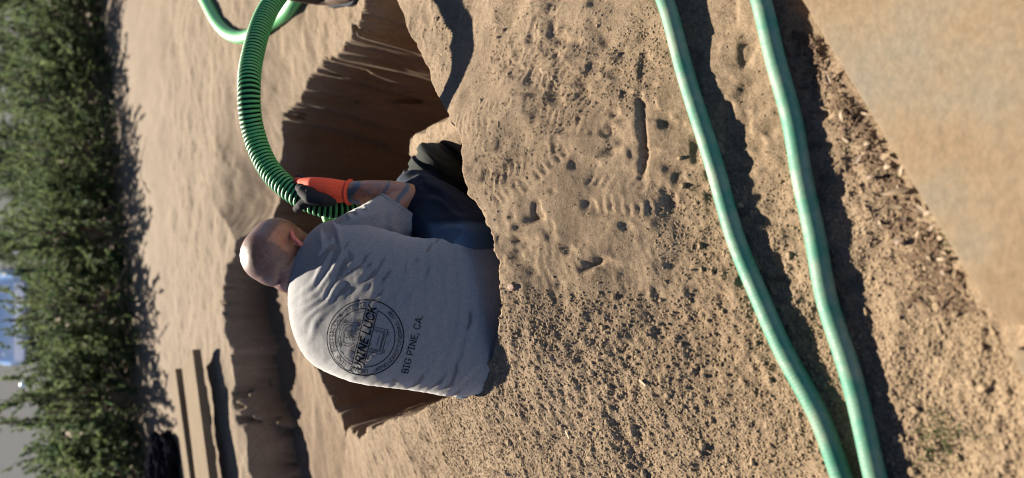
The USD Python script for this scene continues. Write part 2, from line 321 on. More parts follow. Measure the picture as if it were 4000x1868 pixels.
mids = [on(px, py, SZ)[:2] for px, py in ((3199, 78), (3323, 311), (3486, 582), (3688, 932))]
obj('paving_slab', slab([start, s1[:2], s1[:2] + edge2 * .5, start + perp * .6], SZ, .06, 61), stone, smooth=40, label='large warm beige sandstone paving slab along the corner of the sand', cat='paving slab')
q0, q1 = on(3940, 1350, SZ - .004)[:2], on(4000, 1480, SZ - .004)[:2]
dq = (q1 - q0) / np.linalg.norm(q1 - q0)
obj('paving_slab', slab([q0, q0 + dq * .5, q0 + dq * .5 + edge2 * .4, q0 + edge2 * .45 + [0.01, 0]], SZ - .004, .055, 66), stone, smooth=40, label='smaller beige paving slab past the gap, only its corner showing', cat='paving slab')

# ------------------------------------------------------------------ hoses
def hose_mat(name, col, dust, rough=.5):
    return mat(name, {'g': ('geometry', {}), 'n': ('noise_texture', {'scale': 18.0, 'detail': 6.0, 'roughness': .7}), 'n2': ('noise_texture', {'scale': 120.0, 'detail': 5.0, 'roughness': .7}),
        'r': ('rgb_ramp', {'ramp': [(.42, (0, 0, 0)), (.75, (dust, dust, dust))]}), 'm': ('mix', {'mix_type': 'mix', 'color1': col, 'color2': (.26, .21, .16)}),
        'rr': ('map_range', {'from_min': 0.0, 'from_max': 1.0, 'to_min': rough, 'to_max': .8}), 'b': ('bump', {'strength': .3, 'distance': .001}),
        'p': ('principled_bsdf', {'subsurface_weight': 0.0})},
        [('g.position', 'n.vector'), ('g.position', 'n2.vector'), ('n.fac', 'r.fac'), ('r.color', 'm.fac'), ('m.color', 'p.base_color'), ('n2.fac', 'rr.value'), ('rr.result', 'p.roughness'), ('n2.fac', 'b.height'), ('b.normal', 'p.normal')])
teal = hose_mat('teal_hose', (.010, .104, .062), .45)
green = hose_mat('green_hose', (.018, .19, .05), .12, .3)
dark_green = plain('hose_groove', (.0015, .008, .005), .9, specular_ior_level=.05)
teal_cuff = plain('hose_coupling_teal', (.02, .16, .15), .5)
RT = .0195
def lay(pxs, r, lift=None):
    out = []
    for i, (a, b) in enumerate(pxs):
        p = on(a, b, r); 
        for _ in range(4):
            zz = gz(np.clip(p[0], -3, 3), p[1]) + r * .80 + (lift(a, b) if lift else 0); p = on(a, b, zz)
        out.append(p)
    out = np.array(out); out[:, 2] = np.convolve(np.pad(out[:, 2], 1, 'edge'), [.25, .5, .25], 'valid'); return out
def ribbed(p, L, r, amp, pitch, sides=24):
    n = len(p); s = np.linspace(0, L, n); return tube(p, r, sides, prof=(amp * np.cos(2 * np.pi * s / pitch))[:, None])
pA = lay(HOSE_A, RT, lambda a, b: .012 * sm(400, -200, b)); pB = lay(HOSE_B, RT, lambda a, b: .022 * sm(350, -150, b))
for pts, lab in ((pA, 'teal green suction hose lying farther from the paving slab'), (pB, 'teal green suction hose lying closest to the paving slab')):
    p, L = spline(pts, 900)
    t = thing('teal_hose', lab, 'hose', 'pair of teal hoses across the sand')
    obj('hose_wall', ribbed(p, L, RT, .00010, .0075), teal, t, smooth=True)

RG = .0360
def big_hose(pts, name, label, n=1500, pitch=.0145):
    p, L = spline(pts, n)
    t = thing(name, label, 'hose')
    obj('hose_wall', tube(p, RG - .0016, 28), dark_green, t, smooth=True)
    # raised green spiral
    turns = L / pitch; ns = int(turns * 26); s = np.linspace(0, L, ns)
    pc = np.stack([np.interp(s, np.linspace(0, L, n), p[:, k]) for k in range(3)], 1)
    tt, aa, bb = frames(p); ix = np.clip((s / L * (n - 1)).astype(int), 0, n - 1)
    th = 2 * np.pi * s / pitch
    rad = np.cos(th)[:, None] * aa[ix] + np.sin(th)[:, None] * bb[ix]; tg = tt[ix]
    prof = [(-.31, -.0024), (-.28, -.0004), (-.16, .0006), (0, .0012), (.16, .0006), (.28, -.0004), (.31, -.0024)]
    V = np.stack([pc + rad * (RG + h) + tg * (w * pitch) for w, h in prof], 1)
    m = tri(V.reshape(-1, 3), grid_faces(ns, len(prof)))
    f0 = m.face_normals[m.faces.shape[0] // 2]
    if (f0 @ rad[ns // 2]) < 0 and True: pass
    v = m.vertices; cen = np.repeat(pc, len(prof), 0)
    fn = m.face_normals; fc = v[m.faces].mean(1); out = ((fc - cen[m.faces[:, 0]]) * fn).sum(1).mean()
    if out < 0: m.invert()
    obj('spiral_rib', m, green, t, smooth=60)
    return t
ARCH = [at(1420, -330, 2.82), at(1235, -170, 2.76), at(1072, 0, 2.68), at(1026, 82, 2.61), at(996, 179, 2.53), at(977, 272, 2.47), at(973, 353, 2.43), at(977, 440, 2.43), at(992, 520, 2.44), at(1019, 600, 2.43), at(1055, 665, 2.41), at(1108, 722, 2.385), at(1170, 766, 2.37), at(1245, 800, 2.37), at(1320, 812, 2.385), at(1400, 806, 2.43), at(1480, 800, 2.50), at(1580, 800, 2.60), at(1700, 810, 2.72)]
big_hose(ARCH, 'ribbed_hose', 'bright green ribbed hose arching over the pit into the gloved hand')
LOOP = [at(560, -160, 6.2), at(680, -110, 5.6), *lay([(770, -50), (812, 20), (850, 92), (915, 143), (985, 138)], RG), *lay([(1060, 90), (1130, 25), (1190, -60), (1260, -160)], RG)]
LOOP = np.array(LOOP); LOOP[0][2] = LOOP[1][2] = .05
p, L = spline(LOOP, 500)
t = thing('smooth_hose', 'smooth green hose looped on the ground behind the ribbed arch', 'hose')
obj('hose_wall', ribbed(p, L, RG, .0003, .02), green, t, smooth=True)
pst = np.array([at(1262, 852, 2.52), at(1285, 848, 2.52), at(1330, 844, 2.55), at(1400, 846, 2.60), at(1500, 850, 2.65)])
p, L = spline(pst, 60)
t = thing('hose_end', 'rounded bright green hose end showing over the worker\'s right shoulder', 'hose end')
rr = .030 * np.clip(np.sqrt(1 - np.clip(1 - np.linspace(0, L, 60) / .02, 0, 1) ** 2), .25, 1)
obj('nozzle', tube(p, rr, 24), hose_mat('lime_hose', (.045, .26, .035), .02, .3), t, smooth=True)

# ------------------------------------------------------------------ dark ribbed pipe in the pit
pipe_m = plain('black_plastic', (.014, .016, .014), .8, .3, 30.0, specular_ior_level=.15)
c0, c1 = at(1755, 650, 2.42), at(1800, 640, 2.1)
c0 = at(1752, 640, 2.50); 
ax = np.array([-.42, .25, .15]); ax /= np.linalg.norm(ax)
n = 200; s = np.linspace(-.05, .42, n); pp = c0 + s[:, None] * ax
dome = .112 * np.sqrt(np.clip(1 - np.clip((.05 - (s + .05)) / .05, 0, 1) ** 2, .02, 1))
t = thing('ribbed_pipe', 'dark rounded ribbed pipe half buried in the sand beyond the worker\'s knee', 'pipe')
obj('pipe_wall', tube(pp, dome, 40, prof=(.005 * np.sign(np.cos(2 * np.pi * s / .055)))[:, None]), pipe_m, t, smooth=35)

# ------------------------------------------------------------------ planks and black bag
wood = mat('lumber', {'g': ('texture_coordinate', {}), 'mp': ('mapping', {'scale': (2.0, 30.0, 30.0)}), 'n': ('noise_texture', {'scale': 3.0, 'detail': 6.0, 'roughness': .7}), 'r': ('rgb_ramp', {'ramp': [(.3, (.07, .05, .031)), (.7, (.125, .095, .062))]}), 'p': ('principled_bsdf', {'roughness': .9, 'specular_ior_level': .06})},
           [('g.object', 'mp.vector'), ('mp.vector', 'n.vector'), ('n.fac', 'r.fac'), ('r.color', 'p.base_color')])
def plank(tip, tail, w, h, zc, label, name='plank'):
    a, b = np.array(tip), np.array(tail); d = b - a; L = np.linalg.norm(d); d = d / L
    t = thing(name, label, 'plank', None, (*(a + b) / 2, zc), math.degrees(math.atan2(d[1], d[0])))
    obj('board', box((L, w, h), bev=.004), wood, t)
    return t
def board(tip_far, tip_near, tail_far, tail_near, zt, th_, label):
    A = [on(*q, zt)[:2] for q in (tip_far, tip_near, tail_near, tail_far)]
    m1, m2 = (A[0] + A[1]) / 2, (A[2] + A[3]) / 2; w = .5 * (np.linalg.norm(A[0] - A[1]) + np.linalg.norm(A[2] - A[3]))
    d = m2 - m1; m2 = m1 + d * 2.2; w = abs(np.cross(np.append(A[3] - m1, 0), np.append(d / np.linalg.norm(d), 0))[2]) * 2
    t = thing('plank', label, 'plank', None, (*(m1 + m2) / 2, zt - th_ / 2), math.degrees(math.atan2(d[1], d[0])))
    obj('board', box((np.linalg.norm(m2 - m1), w, th_), bev=.003), wood, t); return m1, m2
b1_, b2_ = board((720, 1408), (741, 1398), (764, 1867), (817, 1867), .125, .05, 'wider plank nearest the dug trench casting the wide shadow')
a1_, a2_ = board((670, 1462), (682, 1456), (720, 1867), (742, 1867), .13, .05, 'narrower plank lying along the far edge of the wide plank by the black bag')
dpl = (b2_ - b1_) / np.linalg.norm(b2_ - b1_)
for q_, lab in ((1.15, 'wood block under the two planks, the one nearer their free ends'), (1.9, 'second wood block under the planks, out toward the bag')):
    c_ = a1_ + dpl * q_; t = thing('wood_block', lab, 'wood block', None, (*c_, 0.025), math.degrees(math.atan2(dpl[1], dpl[0])) + 90)
    obj('block', box((.08, .09, .096), bev=.003), wood, t)
blk = plain('black_sheet', (.006, .006, .008), .95, .3, specular_ior_level=0.0)
bm = trimesh.creation.icosphere(5); v = bm.vertices.copy()
ns = meshkit.fbm(v * 2.2, 3, 5) - .5; rd = np.abs(meshkit.noise(v * 5.0, 9) - .5)
v *= (1 + .5 * ns - .5 * rd)[:, None]; v *= [.42, .25, .17]; v[:, 2] = np.maximum(v[:, 2], -.05)
bp = on(655, 1880, .05)
bm.vertices = v; t = thing('black_bag', 'crumpled black plastic bag at the hedge foot beside the planks', 'bag', None, (bp[0], bp[1], .04), 35)
obj('bag_film', bm, blk, t, smooth=25)

# ------------------------------------------------------------------ boot at the right edge of the pit
leather = plain('boot_leather', (.05, .029, .017), .8, .3, 20.0, specular_ior_level=.15); rubber = plain('boot_rubber', (.02, .022, .028), .9, specular_ior_level=.1)
bc = on(1300, -16, .0); bz = gz(bc[0], bc[1])
t = thing('work_boot', 'toe of a brown work boot with grey sole at the pit edge', 'boot', None, (bc[0], bc[1], bz), -100)
up = skin(bones([[((0.0, 0, .055), .042), ((.10, 0, .055), .044), ((.17, 0, .04), .036)], [((0, 0, .055), .042), ((-.05, 0, .09), .045), ((-.06, 0, .22), .048)]]), .012, 6)
up.vertices[:, 2] = np.maximum(up.vertices[:, 2], .02); obj('upper', up, leather, t, smooth=True)
so = [Point(x_, 0).buffer(r_) for x_, r_ in ((-.06, .042), (.05, .042), (.13, .05), (.16, .046))]
from shapely import union_all
hl = union_all([so[0], so[1]]).convex_hull.union(union_all(so[1:]).convex_hull)
obj('sole', trimesh.creation.extrude_polygon(hl, .03, engine='earcut'), rubber, t)

# ------------------------------------------------------------------ the worker
skin_m = mat('skin', {'g': ('geometry', {}), 'n': ('noise_texture', {'scale': 60.0, 'detail': 5.0, 'roughness': .7}), 'n2': ('noise_texture', {'scale': 700.0, 'detail': 2.0}), 'n3': ('noise_texture', {'scale': 260.0, 'detail': 3.0, 'roughness': .8}),
    'r': ('rgb_ramp', {'ramp': [(.3, (.17, .064, .030)), (.7, (.235, .098, .050))]}), 'at': ('attribute', {'attribute': 'tattoo'}), 'st': ('attribute', {'attribute': 'stubble'}), 'rd': ('attribute', {'attribute': 'redness'}),
    'mr': ('mix', {'mix_type': 'mix', 'color2': (.34, .075, .05)}), 'm1': ('mix', {'mix_type': 'mix', 'color2': (.035, .045, .055)}), 'm2': ('mix', {'mix_type': 'mix', 'color2': (.020, .013, .009)}),
    'r3': ('map_range', {'from_min': .35, 'from_max': .65, 'to_min': .5, 'to_max': 1.0}), 'mm': ('math', {'math_type': 'multiply'}),
    'b': ('bump', {'strength': .35, 'distance': .0008}), 'p': ('principled_bsdf', {'roughness': .5, 'subsurface_weight': .25, 'subsurface_scale': .008, 'subsurface_radius': (1, .35, .2)})},
    [('g.position', 'n.vector'), ('g.position', 'n2.vector'), ('g.position', 'n3.vector'), ('n.fac', 'r.fac'), ('r.color', 'mr.color1'), ('rd.fac', 'mr.fac'), ('mr.color', 'm1.color1'), ('at.fac', 'm1.fac'), ('n3.fac', 'r3.value'), ('r3.result', 'mm.value1'), ('st.fac', 'mm.value2'), ('mm.value', 'm2.fac'), ('m1.color', 'm2.color1'), ('m2.color', 'p.base_color'), ('n2.fac', 'b.height'), ('b.normal', 'p.normal')])
knit = mat('heather_cotton', {'g': ('geometry', {}), 'n': ('noise_texture', {'scale': 320.0, 'detail': 4.0, 'roughness': .8}), 'n2': ('noise_texture', {'scale': 900.0, 'detail': 2.0}), 'r': ('rgb_ramp', {'ramp': [(.28, (.064, .062, .062)), (.5, (.120, .117, .116)), (.72, (.195, .191, .189))]}),
    'b': ('bump', {'strength': .5, 'distance': .0010}), 'p': ('principled_bsdf', {'roughness': .95, 'sheen_weight': .25, 'sheen_roughness': .5})},
    [('g.position', 'n.vector'), ('g.position', 'n2.vector'), ('n.fac', 'r.fac'), ('r.color', 'p.base_color'), ('n2.fac', 'b.height'), ('b.normal', 'p.normal')])
denim = mat('denim', {'g': ('geometry', {}), 'n': ('noise_texture', {'scale': 14.0, 'detail': 5.0, 'roughness': .7}), 'n2': ('noise_texture', {'scale': 600.0, 'detail': 3.0}), 'at': ('attribute', {'attribute': 'sunlit_fade'}), 'r': ('rgb_ramp', {'ramp': [(.3, (.003, .005, .010)), (.75, (.006, .011, .022))]}), 'm': ('mix', {'mix_type': 'mix', 'color2': (.055, .085, .12)}),
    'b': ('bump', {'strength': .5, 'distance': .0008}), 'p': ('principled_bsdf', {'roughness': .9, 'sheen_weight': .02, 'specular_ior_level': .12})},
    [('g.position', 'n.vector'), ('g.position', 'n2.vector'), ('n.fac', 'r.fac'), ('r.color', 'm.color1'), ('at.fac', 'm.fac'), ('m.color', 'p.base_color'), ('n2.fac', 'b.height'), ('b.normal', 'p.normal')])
orange = plain('orange_knit', (.52, .05, .014), .85, .12, 300.0, .0012, 500.0)
nitrile = plain('dark_coating', (.012, .0115, .0125), .85, .2, 80.0, specular_ior_level=.15)
ink = plain('black_ink', (.008, .0085, .011), .95, .25, 500.0, specular_ior_level=.03)
silver = plain('silver', (.8, .8, .8), .2, .02, metallic=1.0)

person = thing('person', 'bald worker seen from behind in grey printed shirt and orange glove, crouching in the pit', 'person')

def ridge(PX, PY, pts, w):
    d = np.full(PX.shape, 1e9); pts = np.array(pts, float)
    tpar = np.zeros(PX.shape); s = 0; tot = np.linalg.norm(np.diff(pts, axis=0), axis=1).sum()
    for a, b in zip(pts[:-1], pts[1:]):
        ab = b - a; t = np.clip(((PX - a[0]) * ab[0] + (PY - a[1]) * ab[1]) / (ab @ ab), 0, 1)
        e = np.hypot(PX - a[0] - t * ab[0], PY - a[1] - t * ab[1]); hit = e < d
        tpar = np.where(hit, (s + t * np.linalg.norm(ab)) / tot, tpar); d = np.minimum(d, e); s += np.linalg.norm(ab)
    return np.exp(-(d / w) ** 2) * np.sin(np.pi * np.clip(tpar * .94 + .03, 0, 1)) ** .5
# head frame: bowed forward, turned to the right
yaw, pit_, roll = math.radians(52), math.radians(36), math.radians(7)
f0 = np.array([math.sin(yaw), math.cos(yaw), 0]); HR = np.array([math.cos(yaw), -math.sin(yaw), 0])
HF = f0 * math.cos(pit_) + np.array([0, 0, -1]) * math.sin(pit_); HU = f0 * math.sin(pit_) + np.array([0, 0, 1]) * math.cos(pit_)
HU, HR = HU * math.cos(roll) + HR * math.sin(roll), HR * math.cos(roll) - HU * math.sin(roll)
HC = at(1118, 1010, 2.25)
def hd(r, f, u): return HC + HR * r + HF * f + HU * u
neck_base = at(1285, 1050, 2.27)
head_chains = [
    [(hd(0, -.020, .046), .086), (hd(0, .026, .046), .083)], [(hd(0, -.024, .025), .083), (hd(0, .03, .01), .076)],
    [(hd(0, .03, .015), .074), (hd(0, .055, -.045), .058), (hd(0, .06, -.085), .040)],
    [(hd(-.03, .05, -.08), .034), (hd(.03, .05, -.08), .034)], [(hd(-.045, .01, -.06), .030), (hd(-.03, .05, -.085), .03)], [(hd(.045, .01, -.06), .030), (hd(.03, .05, -.085), .03)],
    [(hd(0, .097, .0), .010), (hd(0, .118, -.035), .014), (hd(0, .105, -.04), .016)],
    [(hd(-.03, .092, .015), .012), (hd(.03, .092, .015), .012)], [(hd(-.022, .096, -.068), .010), (hd(.022, .096, -.068), .010)],
    [(hd(0, -.03, -.03), .070), (neck_base, .075)], [(hd(0, .01, -.06), .06), (neck_base + HF * .04, .07)], [(neck_base, .075), (neck_base + np.array([0, -.02, -.15]), .07)]]
for s in (-1, 1):
    E0 = np.array([[.070, .012, .030], [.083, .004, .034], [.089, -.012, .026], [.091, -.020, .006], [.088, -.016, -.014], [.082, -.006, -.028], [.078, .006, -.034], [.073, .012, -.026]]) * [1.20, 1.15, 1.30] + [0, .004, -.014]
    ch = [(hd(s * a, b, c), r) for (a, b, c), r in zip(E0, (.006, .0068, .0075, .007, .0065, .0065, .0085, .006))]
    head_chains.append(ch)
    head_chains.append([(hd(s * .070, .004, .022), .005), (hd(s * .079, -.004, 0), .005), (hd(s * .072, .006, -.022), .005)])
    head_chains.append([(hd(s * .075, .014, .004), .006), (hd(s * .075, .014, -.014), .006)])
WR, EL, SH = at(1352, 750, 2.335), at(1590, 768, 2.285), at(1380, 910, 2.23)
mid = (WR * .58 + EL * .42)
LSH, LEL, LWR = at(1290, 1330, 2.30), at(1560, 1290, 2.62), at(1420, 1130, 2.80)
arms = [[(SH, .045), (SH * .5 + EL * .5, .046), (EL, .042)], [(EL, .042), (WR * .25 + EL * .75, .046), (mid, .043), (WR, .033), (WR + (WR - EL) * .12, .028)],
        [(LSH, .062), (LEL, .043), (LWR, .03)], [(SH, .04), (LSH, .05)], [(neck_base + np.array([0, -.02, -.15]), .07), (at(1850, 1220, 2.2), .08)]]
body = skin(bones(head_chains + arms), .009, 10)
nx_, ny_ = map(np.asarray, pix(body.vertices)); nn_ = body.vertex_normals.copy(); facing = sm(.1, .4, -(nn_ @ FW))
body.vertices = body.vertices - nn_ * (facing * (.0035 * ridge(nx_, ny_, [(1118, 1000), (1096, 1050), (1080, 1120)], 7) + .0025 * ridge(nx_, ny_, [(1150, 1010), (1135, 1060), (1122, 1130)], 7)))[:, None]
bv = body.vertices
q = bv - HC; lr, lf, lu = q @ HR, q @ HF, q @ HU
lu = lu - .03; isH = (np.linalg.norm(q, axis=1) < .19)
hairline = lu + .55 * lf
stub = isH * sm(-.075, .01, lu - .25 * (lf + .02) + .02 * (nz(lr, lf, 40, 5, 2)) ) * sm(.09, .05, lf) * sm(.12, .09, np.abs(lr)) * .95
stub = np.maximum(stub, isH * .85 * sm(-.16, -.10, lu) * sm(.06, .03, lf))
beard = isH * sm(-.03, -.05, lu) * sm(.03, .05, lf - .2 * np.abs(lr)) * .85
earm = isH * sm(.082, .09, np.abs(lr)) * sm(.06, .05, np.abs(lu + .042))
stub = np.clip(np.maximum(stub * sm(.082, .072, np.abs(lr) * (np.abs(lu) < .045) * (lf > -.045)), beard), 0, .9)
# forearm tattoos: bands and filled shapes
ad = (EL - WR); aL = np.linalg.norm(ad); ad = ad / aL; tq = (bv - WR) @ ad
rad = bv - WR - tq[:, None] * ad; rl = np.linalg.norm(rad, axis=1)
e1 = np.cross(ad, [0, 0, 1.0]); e1 /= np.linalg.norm(e1); e2 = np.cross(ad, e1); ph = np.arctan2(rad @ e2, rad @ e1)
onarm = (rl < .075) & (tq > -.04) & (tq < aL + .12)
ta = np.zeros(len(bv))
for c, w in ((.035, .010), (.045 + .0, .006), (aL * .70, .006), (aL * .99, .008)):
    ta = np.maximum(ta, sm(w * 1.2, w * .7, np.abs(tq - c - .012 * np.sin(2 * ph))))
ta = np.maximum(ta, sm(.06, .14, meshkit.fbm(np.stack([tq * 38, ph * 2.2, 0 * tq], 1), 3, 4) - .5) * sm(aL * .62, aL * .55, tq) * .9)
ta = np.maximum(ta, .28 * sm(0, .1, meshkit.fbm(np.stack([tq * 70, ph * 3.0, 0 * tq], 1), 2, 8) - .5) * sm(aL * .8, aL * .7, tq))
ta *= onarm
redn = np.clip(earm * .9 + isH * .25 * sm(-.03, -.08, lu), 0, 1)
obj('body', body, skin_m, person, smooth=True, prim={'tattoo': ta, 'stubble': stub, 'redness': redn})
er = hd(.092, .004, -.064)
ring = trimesh.creation.torus(.009, .0011, 28, 8); 
zax = HF; xax = HR; yax = np.cross(zax, xax)
ring.vertices = ring.vertices @ np.array([xax, yax, zax]) + er
obj('earring', ring, silver, person, smooth=True)

# shirt: sections from collar to hem, each given by its two ends, its depth, thickness and lean
SEC = [((1246, 942), (1160, 1128), 2.275, .050, 66), ((1262, 905), (1157, 1168), 2.262, .070, 65), ((1300, 868), (1163, 1245), 2.245, .092, 63), ((1370, 862), (1184, 1335), 2.220, .112, 61), ((1450, 876), (1230, 1418), 2.192, .125, 56), ((1530, 904), (1312, 1464), 2.163, .130, 51),
       ((1610, 924), (1405, 1496), 2.136, .132, 45), ((1690, 930), (1530, 1512), 2.117, .132, 40), ((1780, 926), (1650, 1527), 2.105, .130, 35), ((1860, 938), (1725, 1540), 2.095, .126, 33), ((1930, 960), (1800, 1545), 2.085, .122, 32), ((2000, 985), (1890, 1530), 2.085, .120, 32)]
S = len(SEC)
dat = np.array([[*at(*r_, d), *at(*l_, d), b, a] for r_, l_, d, b, a in SEC])
NA, NT = 190, 220
dd = CubicSpline(np.arange(S), dat)(np.linspace(0, S - 1, NA))
th = np.arange(NT) * 2 * np.pi / NT
def supe(c, e): return np.sign(c) * np.abs(c) ** e
V = np.zeros((NA, NT, 3))
for i in range(NA):
    R_, L_, b, a = dd[i, :3], dd[i, 3:6], dd[i, 6], math.radians(dd[i, 7])
    c = (R_ + L_) / 2; w = (R_ - L_) / 2; N = np.array([0, -math.cos(a), math.sin(a)]); N -= w * (N @ w) / (w @ w); N /= np.linalg.norm(N)
    V[i] = c + supe(np.cos(th), .86)[:, None] * w + supe(np.sin(th), .86)[:, None] * N * b
def closed_loft(V):
    n, m, _ = V.shape; v = V.reshape(-1, 3); f = grid_faces(n, m, True); k = len(v)
    v = np.vstack([v, V[0].mean(0), V[-1].mean(0)]); j = np.arange(m); e = (n - 1) * m
    f = np.vstack([f, np.stack([np.full(m, k), (j + 1) % m, j], 1), np.stack([np.full(m, k + 1), e + j, e + (j + 1) % m], 1)])
    t = tri(v, f)
    if t.volume < 0: t.invert()
    return t
FOLDS = [  # (pixels of the fold's run, width, height in mm)
    ([(1165, 1150), (1215, 1110), (1260, 1040), (1290, 980)], 12, 6), ([(1163, 1180), (1240, 1130), (1300, 1060), (1335, 990)], 12, 7), ([(1170, 1215), (1255, 1150), (1300, 1090)], 11, 6.5), ([(1182, 1260), (1270, 1180), (1330, 1110)], 13, 6), ([(1205, 1330), (1240, 1260), (1300, 1190)], 16, 5),
    ([(1255, 905), (1262, 960), (1240, 1000)], 12, 5), ([(1300, 860), (1325, 900), (1330, 960)], 13, 6),
    ([(1560, 950), (1520, 1010), (1460, 1110), (1420, 1180)], 14, 5), ([(1590, 945), (1560, 1020), (1500, 1130), (1470, 1220)], 12, 4.5), ([(1620, 940), (1600, 1020), (1560, 1130), (1530, 1230)], 11, 4), ([(1650, 940), (1640, 1040), (1610, 1150), (1590, 1270)], 12, 4), ([(1690, 940), (1690, 1050), (1670, 1180)], 11, 4), ([(1730, 940), (1745, 1060), (1740, 1200), (1720, 1320)], 13, 5),
    ([(1780, 935), (1800, 1050), (1800, 1200), (1780, 1350), (1740, 1450)], 14, 7), ([(1830, 945), (1855, 1080), (1850, 1250), (1810, 1400), (1770, 1490)], 15, 8), ([(1870, 960), (1895, 1100), (1890, 1280), (1850, 1420)], 14, 6),
    ([(1700, 1520), (1735, 1490), (1760, 1440)], 10, 6), ([(1640, 1500), (1690, 1440), (1720, 1380)], 12, 4), ([(1740, 1530), (1775, 1500), (1800, 1450)], 9, 6), ([(1480, 960), (1420, 1030), (1370, 1100)], 14, 4)]
PX, PY = pix(V); PX, PY = np.asarray(PX), np.asarray(PY)
nrm = tri(V.reshape(-1, 3), grid_faces(NA, NT, True)).vertex_normals.reshape(NA, NT, 3)
cen = V.mean(1, keepdims=True); sg = np.sign(((V - cen) * nrm).sum(-1).mean()); nrm = nrm * sg
disp = np.zeros((NA, NT))
WX, WY = PX + 22 * nz(PX, PY, .012, 3, 2), PY + 22 * nz(PX, PY, .012, 8, 2)
for i_, (pts, w, h) in enumerate(FOLDS): disp += (.95 if i_ < 7 else .32) * h / 1000 * (ridge(WX, WY, pts, w) - .35 * ridge(WX, WY, pts, w * 2.2))
disp *= 1 - .75 * np.exp(-(((PX - 1440) / 190) ** 2 + ((PY - 1320) / 170) ** 2) ** 2)
fan = np.arctan2(PY - 900, 1700 - PX); fr = np.hypot(PY - 900, 1700 - PX)
disp += .0011 * nz(fan * 30, fr * .006, 1.0, 17, 2) * sm(60, 200, fr) * sm(700, 350, fr) + .0009 * nz(PX * .05, PY * .012, 1.0, 18, 2)
disp += .0016 * nz(PX * .35 + PY * .35, PX * .03 - PY * .03, .1, 7, 2) * 2 + .006 * nz(PX, PY, .008, 9, 2) + .002 * nz(PX, PY, .03, 10, 2)
V = V + nrm * disp[..., None]
torso = closed_loft(V)
SL_ = [((1290, 880), (1400, 1010), 2.22, .075), ((1340, 842), (1480, 985), 2.225, .078), ((1412, 806), (1562, 948), 2.24, .078), ((1460, 777), (1622, 912), 2.265, .074), ((1497, 757), (1654, 866), 2.285, .068)]
ds = CubicSpline(np.arange(5), np.array([[*at(*a, d), *at(*b, d + .0), t_] for a, b, d, t_ in SL_]))(np.linspace(0, 4, 60))
VS = []
for i in range(60):
    A_, B_, tk = ds[i, :3], ds[i, 3:6], ds[i, 6]; c = (A_ + B_) / 2; w = (A_ - B_) / 2
    N = -ray(1480, 860); N = N - w * (N @ w) / (w @ w); N /= np.linalg.norm(N)
    VS.append(c + supe(np.cos(th), .9)[:, None] * w + supe(np.sin(th), .9)[:, None] * N * tk)
VS = np.array(VS)
spx, spy = map(np.asarray, pix(VS)); cenS = VS.mean(1, keepdims=True); dr = (VS - cenS); dr /= np.linalg.norm(dr, axis=-1, keepdims=True)
ds2 = np.zeros(spx.shape)
for pts, w, h in [([(1345, 870), (1420, 850), (1500, 830)], 14, 5), ([(1560, 935), (1530, 880), (1540, 830), (1580, 800)], 16, 9), ([(1480, 960), (1470, 900), (1490, 850)], 13, 4), ([(1355, 835), (1375, 855)], 7, 5), ([(1385, 820), (1405, 840)], 7, 5), ([(1420, 802), (1440, 822)], 7, 4), ([(1610, 910), (1600, 860), (1625, 810)], 14, 5)]: ds2 += h / 1000 * ridge(spx, spy, pts, w)
hem = np.where(np.arange(60) > 55, .0018, 0)[:, None]
VS = VS + dr * (ds2 + .003 * nz(spx, spy, .02, 5, 2) + hem)[..., None]
# turn the sleeve's edge in, so that it is open
inner = [VS[-1] * .5 + VS[-1] * .5]
cI = VS[-1].mean(0); axis_in = VS[-12].mean(0) - cI
inner = np.array([cI + (VS[-1] - cI) * .93 + axis_in * k for k in (.0, .5, 1.0)])
sleeve = closed_loft(np.concatenate([VS, inner]))
shirt_mf = man(torso) + man(sleeve)
shirt = from_man(shirt_mf); shirt.merge_vertices()
shirt_p = obj('shirt', shirt, knit, person, smooth=42)
colr = V[0]; cc = colr.mean(0); dcol = V[0] - V[3]
col_path = np.vstack([cc + (colr - cc) * .99 + dcol * .6, ((cc + (colr - cc) * .99) + dcol * .6)[:1]])
obj('collar', tube(col_path, .0065, 8, caps=False), knit, shirt_p, smooth=True)
# stitched shoulder seam of the sleeve
# print on the back
O = at(1425, 1320, 2.02); vw = ray(1425, 1320); vw /= np.linalg.norm(vw)
p1 = at(1425 + 60, 1320 - 240, 2.02) - O; e1_ = p1 - vw * (p1 @ vw); e1_ /= np.linalg.norm(e1_); e2_ = np.cross(e1_, vw); e2_ = e2_ if e2_ @ (at(1300, 1320, 2.02) - O) > 0 else -e2_
PXM = 2.02 / FPX            # metres per photograph pixel at the print
def flat(text, h, bold=False):
    m = meshkit.text_mesh(text, h, .001, bold); k = m.face_normals[:, 2] > .9
    m = m.submesh([np.where(k)[0]], append=True); m.vertices[:, 2] = 0; return m
def fit(m, width):
    x0, x1 = m.bounds[0][0], m.bounds[1][0]; m.vertices[:, 0] = (m.vertices[:, 0] - (x0 + x1) / 2) * width / (x1 - x0); return m
def stroke(pts, w):
    g = LineString(pts).buffer(w / 2, cap_style=2); vs, fs = trimesh.creation.triangulate_polygon(g, engine='earcut'); return tri(np.column_stack([vs, np.zeros(len(vs))]), fs)
def arc(r, a0, a1, w, n=90): 
    a = np.radians(np.linspace(a0, a1, n)); return stroke(np.column_stack([r * np.cos(a), r * np.sin(a)]), w)
